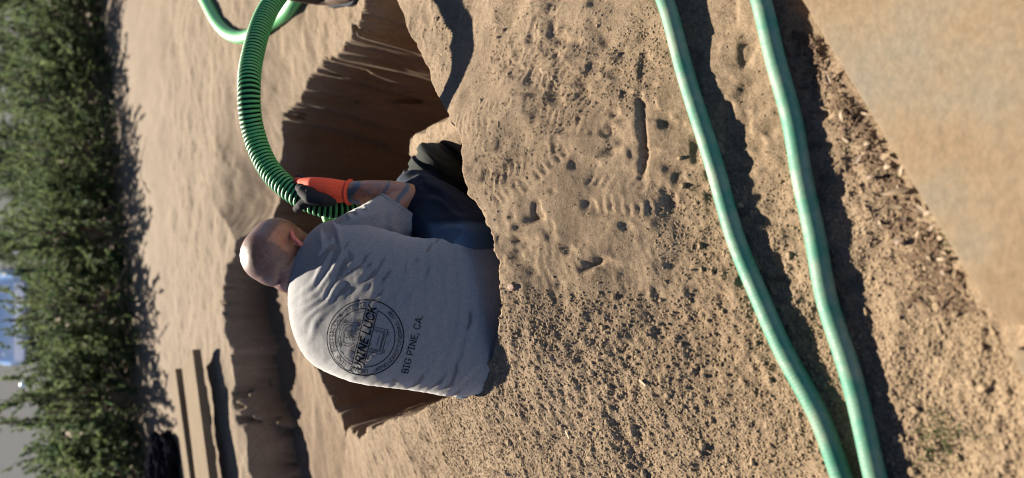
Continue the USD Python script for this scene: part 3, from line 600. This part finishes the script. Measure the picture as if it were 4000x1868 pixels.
def arctext(s, r, a0, a1, h, inward=False):
    out = []; n = len(s)
    for i, ch in enumerate(s):
        if ch == ' ': continue
        m = flat(ch, h); m.apply_translation([-(m.bounds[0][0] + m.bounds[1][0]) / 2, 0 if not inward else 0, 0])
        a = math.radians(a0 + (a1 - a0) * i / (n - 1)); rot = a - math.pi / 2 if not inward else a + math.pi / 2
        R2 = np.array([[math.cos(rot), -math.sin(rot)], [math.sin(rot), math.cos(rot)]])
        m.vertices[:, :2] = m.vertices[:, :2] @ R2.T + r * np.array([math.cos(a), math.sin(a)]); out.append(m)
    return out
k = PXM; prints = []
ro, ri = 147 * k, 114 * k
hb = 23 * k
an = math.degrees(math.asin(hb / ri))
ao = math.degrees(math.asin(hb / ro))
prints += [arc(ro, ao + 3, 180 - ao - 3, 3.6 * k), arc(ro, 180 + ao + 3, 360 - ao - 3, 3.6 * k), arc(ro, ao + 3, -ao - 3, 3.6 * k, 8), arc(ro, 180 - ao - 3, 180 + ao + 3, 3.6 * k, 8)]
prints += [arc(ri, an, 180 - an, 2.8 * k), arc(ri, 180 + an, 360 - an, 2.8 * k)]
for s_ in (1, -1): prints.append(stroke([(-ri * math.cos(math.radians(an)), s_ * hb), (ri * math.cos(math.radians(an)), s_ * hb)], 2.8 * k))
big = fit(flat('URINE LUCK', 33 * k, True), 252 * k); big.vertices[:, 1] -= 16.5 * k; big.vertices[:, 0] += .22 * big.vertices[:, 1]; prints.append(big)
ph_ = fit(flat('760-874-8105', 17 * k), 128 * k); ph_.vertices[:, 1] += 29 * k; prints.append(ph_)
prints += arctext('URINE LUCK PORTABLES & SEPTIC', 122 * k, 196, 14, 15 * k)
prints += arctext('URINELUCKPOTTIES@GMAIL.COM', 139 * k, 212, 328, 13 * k, True)
bp_ = fit(flat('BIG PINE, CA.', 26 * k), 226 * k); bp_.vertices[:, 1] -= (170 + 24) * k; bp_.vertices[:, 0] += 14 * k; prints.append(bp_)
# outline of a portable cabin, above and below the band
w2 = 1.7 * k
def rr_(x0, y0, x1, y1, w=w2): prints.append(stroke([(x0 * k, y0 * k), (x1 * k, y0 * k), (x1 * k, y1 * k), (x0 * k, y1 * k), (x0 * k, y0 * k)], w))
prints.append(stroke([(-46 * k, 48 * k), (-46 * k, 88 * k), (-34 * k, 97 * k), (0, 101 * k), (34 * k, 97 * k), (46 * k, 88 * k), (46 * k, 48 * k)], w2))
prints.append(stroke([(-36 * k, 48 * k), (-36 * k, 82 * k), (-26 * k, 89 * k), (0, 92 * k), (26 * k, 89 * k), (36 * k, 82 * k), (36 * k, 48 * k)], w2))
rr_(-52, 80, -40, 90); rr_(40, 80, 52, 90); rr_(-14, 62, 14, 80); prints.append(stroke([(-20 * k, 57 * k), (20 * k, 57 * k)], w2)); prints.append(stroke([(-20 * k, 52 * k), (20 * k, 52 * k)], w2))
for a_, b_ in ((48, 78), (40, 70), (34, 66)): prints.append(stroke([(-a_ * k, -26 * k), (-a_ * k, -b_ * k), (a_ * k, -b_ * k), (a_ * k, -26 * k)], w2))
prints.append(stroke([(-22 * k, -52 * k), (22 * k, -52 * k)], w2)); rr_(-40, -86, -30, -79); rr_(30, -86, 40, -79)
pm = cat(prints)
pv_, pf_ = trimesh.remesh.subdivide_to_size(pm.vertices, pm.faces, .0035, max_iter=8)
fc = shirt.vertices[shirt.faces].mean(1); back = (shirt.face_normals @ -vw) > .1
pp3 = O + pv_[:, :1] * e1_ + pv_[:, 1:2] * e2_
from trimesh.ray.ray_pyembree import RayMeshIntersector
hit, rid, _ = RayMeshIntersector(shirt).intersects_location(pp3 - vw * .5, np.repeat(vw[None], len(pp3), 0), multiple_hits=False)
dz_ = np.zeros(len(pp3)); dz_[rid] = (hit - O) @ vw
pprint = tri(pp3 + (dz_ - .0022)[:, None] * vw, pf_)
if (pprint.face_normals @ vw).mean() > 0: pprint.invert()
obj('printed_emblem', pprint, ink, shirt_p, label='black round emblem with lettering printed on the back of the shirt')

# jeans
HIPR, HIPL = at(1850, 1000, 2.16), at(1840, 1380, 2.18)
KR, KL = at(1622, 745, 2.40), at(1650, 1330, 2.62)
AR, AL = KR + np.array([.03, .02, -.50]), KL + np.array([0, -.05, -.48])
jm = skin(bones([[(HIPR, .135), (HIPL, .135)], [(HIPR, .130), (HIPR * .45 + KR * .55, .105), (KR, .070)], [(KR, .068), (KR * .6 + AR * .4, .068), (AR, .055)], [(HIPL, .13), (KL, .075)], [(KL, .07), (AL, .055)]]), .009, 12)
jv = jm.vertices; jn = jm.vertex_normals.copy(); jx, jy = map(np.asarray, pix(jv))
dj = np.zeros(len(jv))
for pts, w, h in [([(1590, 720), (1640, 690), (1680, 700)], 10, 7), ([(1610, 740), (1660, 715), (1720, 750), (1760, 800)], 12, 7), ([(1640, 770), (1720, 790), (1800, 860)], 12, 6), ([(1660, 700), (1720, 730), (1790, 800)], 12, 7), ([(1700, 860), (1780, 850), (1850, 880)], 14, 5), ([(1720, 900), (1790, 890), (1870, 920)], 12, 6)]: dj += h / 1000 * ridge(jx, jy, pts, w)
dj += .006 * (meshkit.fbm(jv * 14, 3, 2) - .5)
jm.vertices = jv + jn * dj[:, None]
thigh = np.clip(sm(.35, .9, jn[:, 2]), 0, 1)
sunlit_fade = np.clip(sm(1650, 1700, jx) * sm(860, 885, jy) * .85 + .35 * sm(.2, .9, meshkit.fbm(jv * 9, 3, 6)) * thigh, 0, 1)  # paler denim paints in the sunlit hip patch, plus mottling on upward faces
obj('jeans', jm, denim, person, smooth=True, prim={'sunlit_fade': sunlit_fade})
for A_ in (AR, AL):
    bt = skin(bones([[(A_ + [0, 0, .06], .052), (A_ + [0, 0, -.02], .05), (A_ + [.05, .16, -.03], .042)]]), .014, 6)
    obj('boot', bt, leather, person, smooth=True)

# glove: the hand grips the hose
hp = spline(ARCH, 600)[0]; gi = np.argmin(np.linalg.norm(hp - at(1188, 772, 2.36), axis=1)); hc = hp[gi]; ht = hp[gi + 6] - hp[gi - 6]; ht /= np.linalg.norm(ht)
toc = EYE - hc; toc -= ht * (toc @ ht); toc /= np.linalg.norm(toc); sd_ = np.cross(ht, toc)     # towards the camera, and sideways
if sd_ @ RX < 0: sd_ = -sd_
def rnd(deg, along, r): 
    a = math.radians(deg); return hc + ht * along + (math.cos(a) * toc + math.sin(a) * sd_) * r   # 0 = camera side, 90 = to the right
g0 = WR + (EL - WR) * .06
gr = RG + .012
palm = [[(g0, .0365), (WR, .035), (at(1282, 738, 2.315), .034), (at(1225, 724, 2.31), .026), (at(1178, 712, 2.335), .0135), (at(1160, 706, 2.35), .011)], [(WR, .032), (at(1250, 765, 2.315), .030)]]
backm = skin(bones(palm), .006, 8)
fing = []
for j, (al, ln) in enumerate(((-.042, .95), (-.019, 1.05), (.004, 1.0), (.026, .85))):
    degs = [78, 112, 158, 200 + 30 * (ln - .85)]
    ch = [(rnd(dg, al, gr + (.002 if i else .004)), r_) for i, (dg, r_) in enumerate(zip(degs, (.0115, .011, .0105, .0095)))]
    fing.append(ch)
thumb = [(rnd(20, .03, gr + .008), .018), (rnd(-25, .0, gr + .006), .014), (rnd(-62, -.022, gr + .003), .0125), (rnd(-92, -.034, gr + .001), .0115)]
gv_ = backm.vertices
cup = [[(at(1186, 748, 2.305), .020), (at(1215, 772, 2.29), .024), (at(1262, 782, 2.285), .022), (at(1300, 790, 2.29), .012)], [(at(1172, 735, 2.32), .015), (at(1215, 758, 2.295), .024)], [(at(1215, 780, 2.295), .02), (at(1180, 800, 2.305), .016), (at(1160, 815, 2.32), .0125)]]
fm = skin(bones(fing + cup), .005, 6)
glove = thing  # placeholder name kept out of the stage
gp = obj('glove', backm, orange, person, smooth=True)
obj('coated_fingers', fm, nitrile, gp, smooth=True)
ck = np.array([g0 + (EL - WR) / np.linalg.norm(EL - WR) * .002 * i for i in range(-3, 4)])
t_, a_, b_ = frames(ck); 
ringp = np.array([g0 + .0375 * (math.cos(u) * a_[0] + math.sin(u) * b_[0]) for u in np.linspace(0, 2 * np.pi, 40)])
obj('cuff', tube(ringp, .0042, 8, caps=False), orange, gp, smooth=True)

# ------------------------------------------------------------------ shrubs of the hedge
leafm = {}
def leaf_mat(name, lo, hi_):
    return mat(name, {'o': ('object_info', {}), 'g': ('geometry', {}), 'n': ('noise_texture', {'scale': 5.0, 'detail': 2.0}), 'a': ('math', {'math_type': 'multiply_add', 'value2': .9, 'value3': .0}), 'rp': ('math', {'math_type': 'multiply', 'value2': .14}), 'ad': ('math', {'math_type': 'add'}),
        'r': ('rgb_ramp', {'ramp': [(.2, lo), (.75, hi_)]}), 'd': ('principled_bsdf', {'roughness': .8, 'specular_ior_level': .15}), 't': ('translucent_bsdf', {}), 'x': ('mix_closure', {'fac': .5})},
        [('g.position', 'n.vector'), ('g.random_per_island', 'rp.value1'), ('n.fac', 'a.value1'), ('rp.value', 'ad.value1'), ('a.value', 'ad.value2'), ('ad.value', 'r.fac'), ('r.color', 'd.base_color'), ('r.color', 't.color'), ('d.BSDF', 'x.closure1'), ('t.BSDF', 'x.closure2')], surface='x.closure')
leaf = leaf_mat('leaf', (.018, .042, .027), (.14, .17, .066))
twig = plain('twig', (.14, .095, .055), .9, .3)
def shrub(seed, R=.62, Ht=.92, sprigs=330):
    g = np.random.default_rng(seed); V, F, o = [], [], 0
    stems = []
    for i in range(sprigs):
        a = g.random() * 2 * np.pi; el = math.asin(g.random() ** .8)
        d = np.array([math.cos(a) * math.cos(el), math.sin(a) * math.cos(el), math.sin(el)])
        lump = 1 + .9 * (meshkit.noise(d[None] * 3.1 + seed, 3)[0] - .5)
        tip = d * [R, R, Ht] * lump * (.72 + .3 * g.random()); tip[2] = max(tip[2], .07)
        L = .14 + .18 * g.random() ** 2; dirn = d * .8 + np.array([0, 0, .12]) + 1.1 * (g.random(3) - .5); dirn /= np.linalg.norm(dirn)
        root = tip - dirn * L
        n = 46; tt = g.random(n) ** .8; az = g.random(n) * 2 * np.pi
        side = np.cross(dirn, [.3, .5, 1]); side /= np.linalg.norm(side); s2_ = np.cross(dirn, side)
        out = np.cos(az)[:, None] * side + np.sin(az)[:, None] * s2_
        c = root + dirn * (tt * L)[:, None]; ld = out * .8 + dirn * .75; ld /= np.linalg.norm(ld, axis=1)[:, None]
        ll = (.022 + .026 * g.random(n)) * (1.15 - .5 * tt); wd = np.cross(ld, dirn + .6 * (g.random((n, 3)) - .5)); wd /= np.linalg.norm(wd, axis=1)[:, None]
        q = np.stack([c, c + ld * (ll * .5)[:, None] + wd * (ll * .3)[:, None], c + ld * ll[:, None], c + ld * (ll * .5)[:, None] - wd * (ll * .3)[:, None]], 1)
        V.append(q.reshape(-1, 3)); b = o + np.arange(n) * 4
        F.append(np.stack([b, b + 1, b + 2], 1)); F.append(np.stack([b, b + 2, b + 3], 1)); o += 4 * n
        if i % 9 == 0: stems.append((root, tip))
    fol = tri(np.vstack(V), np.vstack(F))
    sm_ = []
    for rt, tp in stems:
        p_, _ = spline([[.05 * rt[0], .05 * rt[1], -.03], [rt[0] * .5, rt[1] * .5, rt[2] * .6], rt, tp], 8); sm_.append(tube(p_, np.linspace(.011, .002, 8), 5))
    return fol, cat(sm_)
h0, h1 = on(430, 0, 0)[:2], on(628, 1868, 0)[:2]; hd_ = (h1 - h0) / np.linalg.norm(h1 - h0); hn = np.array([-hd_[1], hd_[0]]); hn = hn if hn[1] > 0 else -hn
g = np.random.default_rng(5); protos = {}
looks = ['tall feathery', 'yellowish green', 'dense dark green', 'loose spiky', 'low rounded', 'bushy mid green']
def place_shrub(v, loc, rz, sc, label, group, name='hedge_shrub'):
    if v not in protos:
        t = thing(name, label, 'shrub', group, loc, rz, sc); fo, st = shrub(100 + v); obj('foliage', fo, leaf, t); obj('stems', st, twig, t); protos[v] = str(t.GetPath()); return
    thing(name, label, 'shrub', group, loc, rz, sc, ref=protos[v])
spots = []
for row in range(2):
    for i in range(10):
        s_ = -.9 + i * .86 + .43 * row + .15 * (g.random() - .5)
        c = h0 + hd_ * s_ + hn * (.74 + row * .75 + .12 * (g.random() - .5))
        spots.append((row, i, c))
for row, i, c in spots:
    lab = f'green hedge shrub in the {"front" if row == 0 else "back"} row along the sand, number {i + 1} from the right end'
    names = ['first', 'second', 'third', 'fourth', 'fifth', 'sixth', 'seventh', 'eighth', 'ninth', 'tenth']
    lab = f'{"leafy green shrub at the edge of the sand" if row == 0 else "green shrub behind the front row of the hedge"}, {names[i]} from the hose-side end'
    place_shrub((i * 3 + row) % 3, (c[0], c[1], -.02), g.random() * 360, (1.0 + .15 * g.random()) * np.array([1, 1, (.90 if row == 0 else .93) + .10 * g.random()]), lab, 'shrubs of the hedge beyond the sand')
dead = []
for i, (xx, yy, s_) in enumerate(((3.2, 17, 1.5), (1.6, 18.5, 1.7), (5.4, 19, 1.9), (-.1, 21, 1.2))):
    place_shrub(i % 3, (xx, yy, -.05), g.random() * 360, s_, ['dark rounded bush far behind the hedge on the hose side', 'dark bush far behind the hedge next to the pale blue car', 'largest dark bush far behind the hedge', 'small far bush behind the pale blue car'][i], None, 'far_bush')
# small white globe lights between the shrubs
globe = plain('white_globe', (.8, .8, .78), .3, .03)
for px, py, d_, lab in ((62, 980, 8.3, 'small white globe light at the top of the hedge, nearer the hose'), (92, 1502, 7.4, 'small white globe light at the top of the hedge, nearer the planks')):
    c = at(px, py, d_); t = thing('garden_light', lab, 'garden light', None, (c[0], c[1], 0))
    gl = trimesh.creation.icosphere(3, .034); gl.apply_translation([0, 0, c[2]]); obj('globe', gl, globe, t, smooth=True)
    obj('stake', tube(np.array([[0, 0, -.05], [0, 0, c[2] - .03]]), .006, 8), twig, t)
    obj('holder', tube(np.array([[0, 0, c[2] - .045], [0, 0, c[2] - .026]]), .014, 12), twig, t)

# ------------------------------------------------------------------ parked car beyond the hedge
paint = plain('pale_blue_paint', (.34, .44, .55), .3, .04, 3.0, coat_weight=.6, coat_roughness=.05)
white = plain('white_paint', (.75, .78, .80), .3, .03); tyre = plain('tyre', (.02, .02, .02), .8); chrome = plain('chrome', (.7, .7, .7), .2, .02, metallic=1.0)
lens = plain('lamp_lens', (.7, .7, .7), .15, .03); glassm = plain('car_glass', (.03, .04, .05), .08, .05)
cc_ = at(20, 1262, 13.6); cg = np.array([cc_[0], cc_[1]])
t = thing('parked_car', 'pale blue and white parked car mostly hidden behind the hedge', 'car', None, (cg[0], cg[1] + 2.2, 0.06), -90)
def prof(secs):
    Vv = []
    for x_, wlo, whi, z0, z1 in secs:
        ang = np.linspace(0, 2 * np.pi, 28, endpoint=False); cy_ = supe(np.cos(ang), .45); cz_ = supe(np.sin(ang), .45)
        zz_ = (z0 + z1) / 2 + cz_ * (z1 - z0) / 2; ww = np.where(cz_ > 0, wlo + (whi - wlo) * cz_, wlo); Vv.append(np.column_stack([np.full(28, x_), cy_ * ww, zz_]))
    return closed_loft(np.array(Vv))
obj('body', prof([(2.15, .55, .5, .40, .62), (2.08, .74, .66, .26, .74), (1.8, .85, .76, .22, .84), (1.0, .88, .78, .2, .95), (0, .89, .8, .2, .98), (-1.2, .88, .8, .2, 1.0), (-1.9, .85, .76, .24, .98), (-2.1, .76, .7, .3, .9)]), paint, t, smooth=40)
obj('cabin', prof([(.95, .72, .62, .9, .96), (.35, .74, .60, .9, 1.42), (-.9, .74, .6, .9, 1.46), (-1.75, .7, .6, .9, 1.0)]), glassm, t, smooth=40)
obj('roof', prof([(.30, .58, .5, 1.41, 1.46), (-.3, .62, .55, 1.43, 1.50), (-.9, .6, .52, 1.43, 1.49)]), paint, t, smooth=40)
obj('bumper', box((.14, 1.45, .16), (2.12, 0, .40), .05), white, t, smooth=40)
for s in (-1, 1):
    hl_ = trimesh.creation.icosphere(2, 1); hl_.vertices = hl_.vertices * [.06, .15, .07] + [2.06, s * .52, .62]; obj('headlight', hl_, lens, t, smooth=True)
for x_ in (1.35, -1.3):
    for s in (-1, 1):
        w = tube(np.array([[x_, s * .70, .31], [x_, s * .88, .31]]), .31, 28); wp = obj('wheel', w, tyre, t, smooth=40)
        obj('rim', tube(np.array([[x_, s * .80, .31], [x_, s * .886, .31]]), .19, 20), chrome, wp, smooth=40)

# ------------------------------------------------------------------ small things near the camera
rockm = plain('brown_stone', (.10, .052, .032), .8, .3, 90.0, .002, 200.0)
st = trimesh.creation.icosphere(3); st.vertices = st.vertices * (1 + .5 * (meshkit.fbm(st.vertices * 1.8, 3, 3) - .5))[:, None] * [.010, .014, .006]
c = on(1998, 1122, .2); c = on(1998, 1122, gz(c[0], c[1]) + .002)
t = thing('brown_stone', 'small reddish brown stone on the mound by the worker\'s back', 'stone', None, tuple(c)); obj('stone', st, rockm, t, smooth=30)
dry = mat('dry_leaf', {'o': ('object_info', {}), 'r': ('rgb_ramp', {'ramp': [(0, (.10, .066, .038)), (.5, (.17, .12, .07)), (1, (.06, .034, .022))]}), 'p': ('principled_bsdf', {'roughness': .7})}, [('o.random', 'r.fac'), ('r.color', 'p.base_color')])
g = np.random.default_rng(12)
def leaf_mesh(L, W, curl, bend):
    u = np.linspace(0, 1, 8); v = np.linspace(-1, 1, 5); U, Vv = np.meshgrid(u, v, indexing='ij')
    w = W * np.sin(np.pi * U ** .8) ** .8 + .0006; X_ = U * L; Y_ = Vv * w; Z_ = curl * (Vv ** 2) * w + bend * np.sin(np.pi * U)
    top = np.stack([X_, Y_, Z_], -1).reshape(-1, 3); f = grid_faces(8, 5); n = len(top)
    return tri(np.vstack([top, top - [0, 0, .0006]]), np.vstack([f, f[:, ::-1] + n]))
LE = [(3400, 545, 0), (3440, 600, 1), (3470, 650, 0), (3500, 690, 1), (3540, 740, 2), (3490, 760, 0), (3380, 700, 1), (3330, 640, 0), (3450, 810, 0), (3560, 800, 0), (3590, 840, 1), (3520, 860, 0), (3610, 900, 0), (3430, 880, 1), (3640, 930, 0), (3300, 480, 0), (3360, 440, 0), (3250, 330, 0), (3560, 930, 0), (3660, 980, 0), (3700, 1010, 1), (3480, 960, 0), (3380, 380, 0), (3600, 1000, 0), (3660, 1060, 0), (3310, 560, 0)]
for i, (px, py, kd) in enumerate(LE):
    c = on(px, py, .01); zz = gz(c[0], c[1])
    if kd == 2: lab = 'long pale straw coloured dry leaf beside the slab, the largest of the litter'; L, W = .045, .005
    else: lab = 'curled brown dry leaf in the litter beside the large paving slab'; L, W = .012 + .014 * g.random(), .002 + .003 * g.random()
    t = thing('dry_leaf', lab, 'leaf', None if kd == 2 else 'dry leaves along the slab edge', (c[0], c[1], zz + .008), rot=(25 * (g.random() - .5), 50 * (g.random() - .5), 100 if kd == 2 else g.random() * 360))
    obj('blade', leaf_mesh(L, W, .5 * g.random() + .1, .008 * (g.random() - .2)), dry, t, smooth=True)
mul = mat('leaf_crumbs', {'g': ('geometry', {}), 'r': ('rgb_ramp', {'ramp': [(0, (.085, .056, .036)), (.6, (.15, .105, .065)), (1, (.25, .19, .12))]}), 'p': ('principled_bsdf', {'roughness': .85, 'specular_ior_level': .1})}, [('g.random_per_island', 'r.fac'), ('r.color', 'p.base_color')])
V, F, o = [], [], 0
for i in range(900):
    u = g.random() ** .8; off = abs(g.standard_normal()) * .05; xx = .40 - .52 * u; yy = .565 + .56 * xx + .008 + off * (.4 + .6 * u)
    a = g.random() * 6.28; L = .003 + .010 * g.random() ** 2; w = .001 + .002 * g.random(); d1 = np.array([math.cos(a), math.sin(a), .5 * (g.random() - .5)]); d2 = np.array([-d1[1], d1[0], .6 * (g.random() - .5)])
    c = np.array([xx, yy, gz(xx, yy) + .002 + .003 * g.random()])
    V += [c - d1 * L, c + d2 * w, c + d1 * L, c - d2 * w]; F += [[o, o + 1, o + 2], [o, o + 2, o + 3]]; o += 4
obj('leaf_litter', (np.array(V), np.array(F)), mul, kind='stuff', label='broken brown leaf bits mulched along the slab edge', cat='leaf litter')
grass_m = leaf_mat('grass_blade', (.02, .04, .012), (.06, .08, .028))
V, F, o = [], [], 0
for i in range(130):
    cl = [(3640, 1700), (3690, 1760), (3620, 1790), (3660, 1650), (3740, 1690), (3720, 940)][i % 6]
    px, py = cl[0] + 28 * g.standard_normal(), cl[1] + 26 * g.standard_normal(); c = on(px, py, .0); c[2] = gz(c[0], c[1]) - .001
    a = g.random() * 6.28; L = .008 + .016 * g.random(); d1 = np.array([math.cos(a), math.sin(a), 0]); w = np.array([-d1[1], d1[0], 0]) * .0009
    t1 = c + d1 * L * .35 + [0, 0, L * .7]; t2 = c + d1 * L * .9 + [0, 0, L * .85]
    V += [c - w, c + w, t1 + w * .8, t1 - w * .8, t2]; F += [[o, o + 1, o + 2], [o, o + 2, o + 3], [o + 3, o + 2, o + 4]]; o += 5
obj('grass', (np.array(V), np.array(F)), grass_m, kind='stuff', label='tiny green grass sprouts in the sand at the near corner', cat='grass')
chipm = plain('wood_chip', (.22, .16, .095), .8, .2, 60.0)
for px, py, a, lab in ((2515, 1495, 60, 'pale wood chip on the sand beside the teal hoses'), (2205, 1700, 40, 'pale wood chip lying on the gritty sand'), (1300, 1775, 10, 'pale straw bit on the bench behind the mound')):
    c = on(px, py, .02); c = on(px, py, gz(c[0], c[1]))
    t = thing('wood_chip', lab, 'wood chip', None, (c[0], c[1], gz(c[0], c[1]) + .004), a); obj('chip', box((.022, .0045, .002), bev=.0007), chipm, t)
print('triangles', sum(len(UsdGeom.Mesh(p).GetFaceVertexCountsAttr().Get()) for p in stage.Traverse() if p.IsA(UsdGeom.Mesh)))
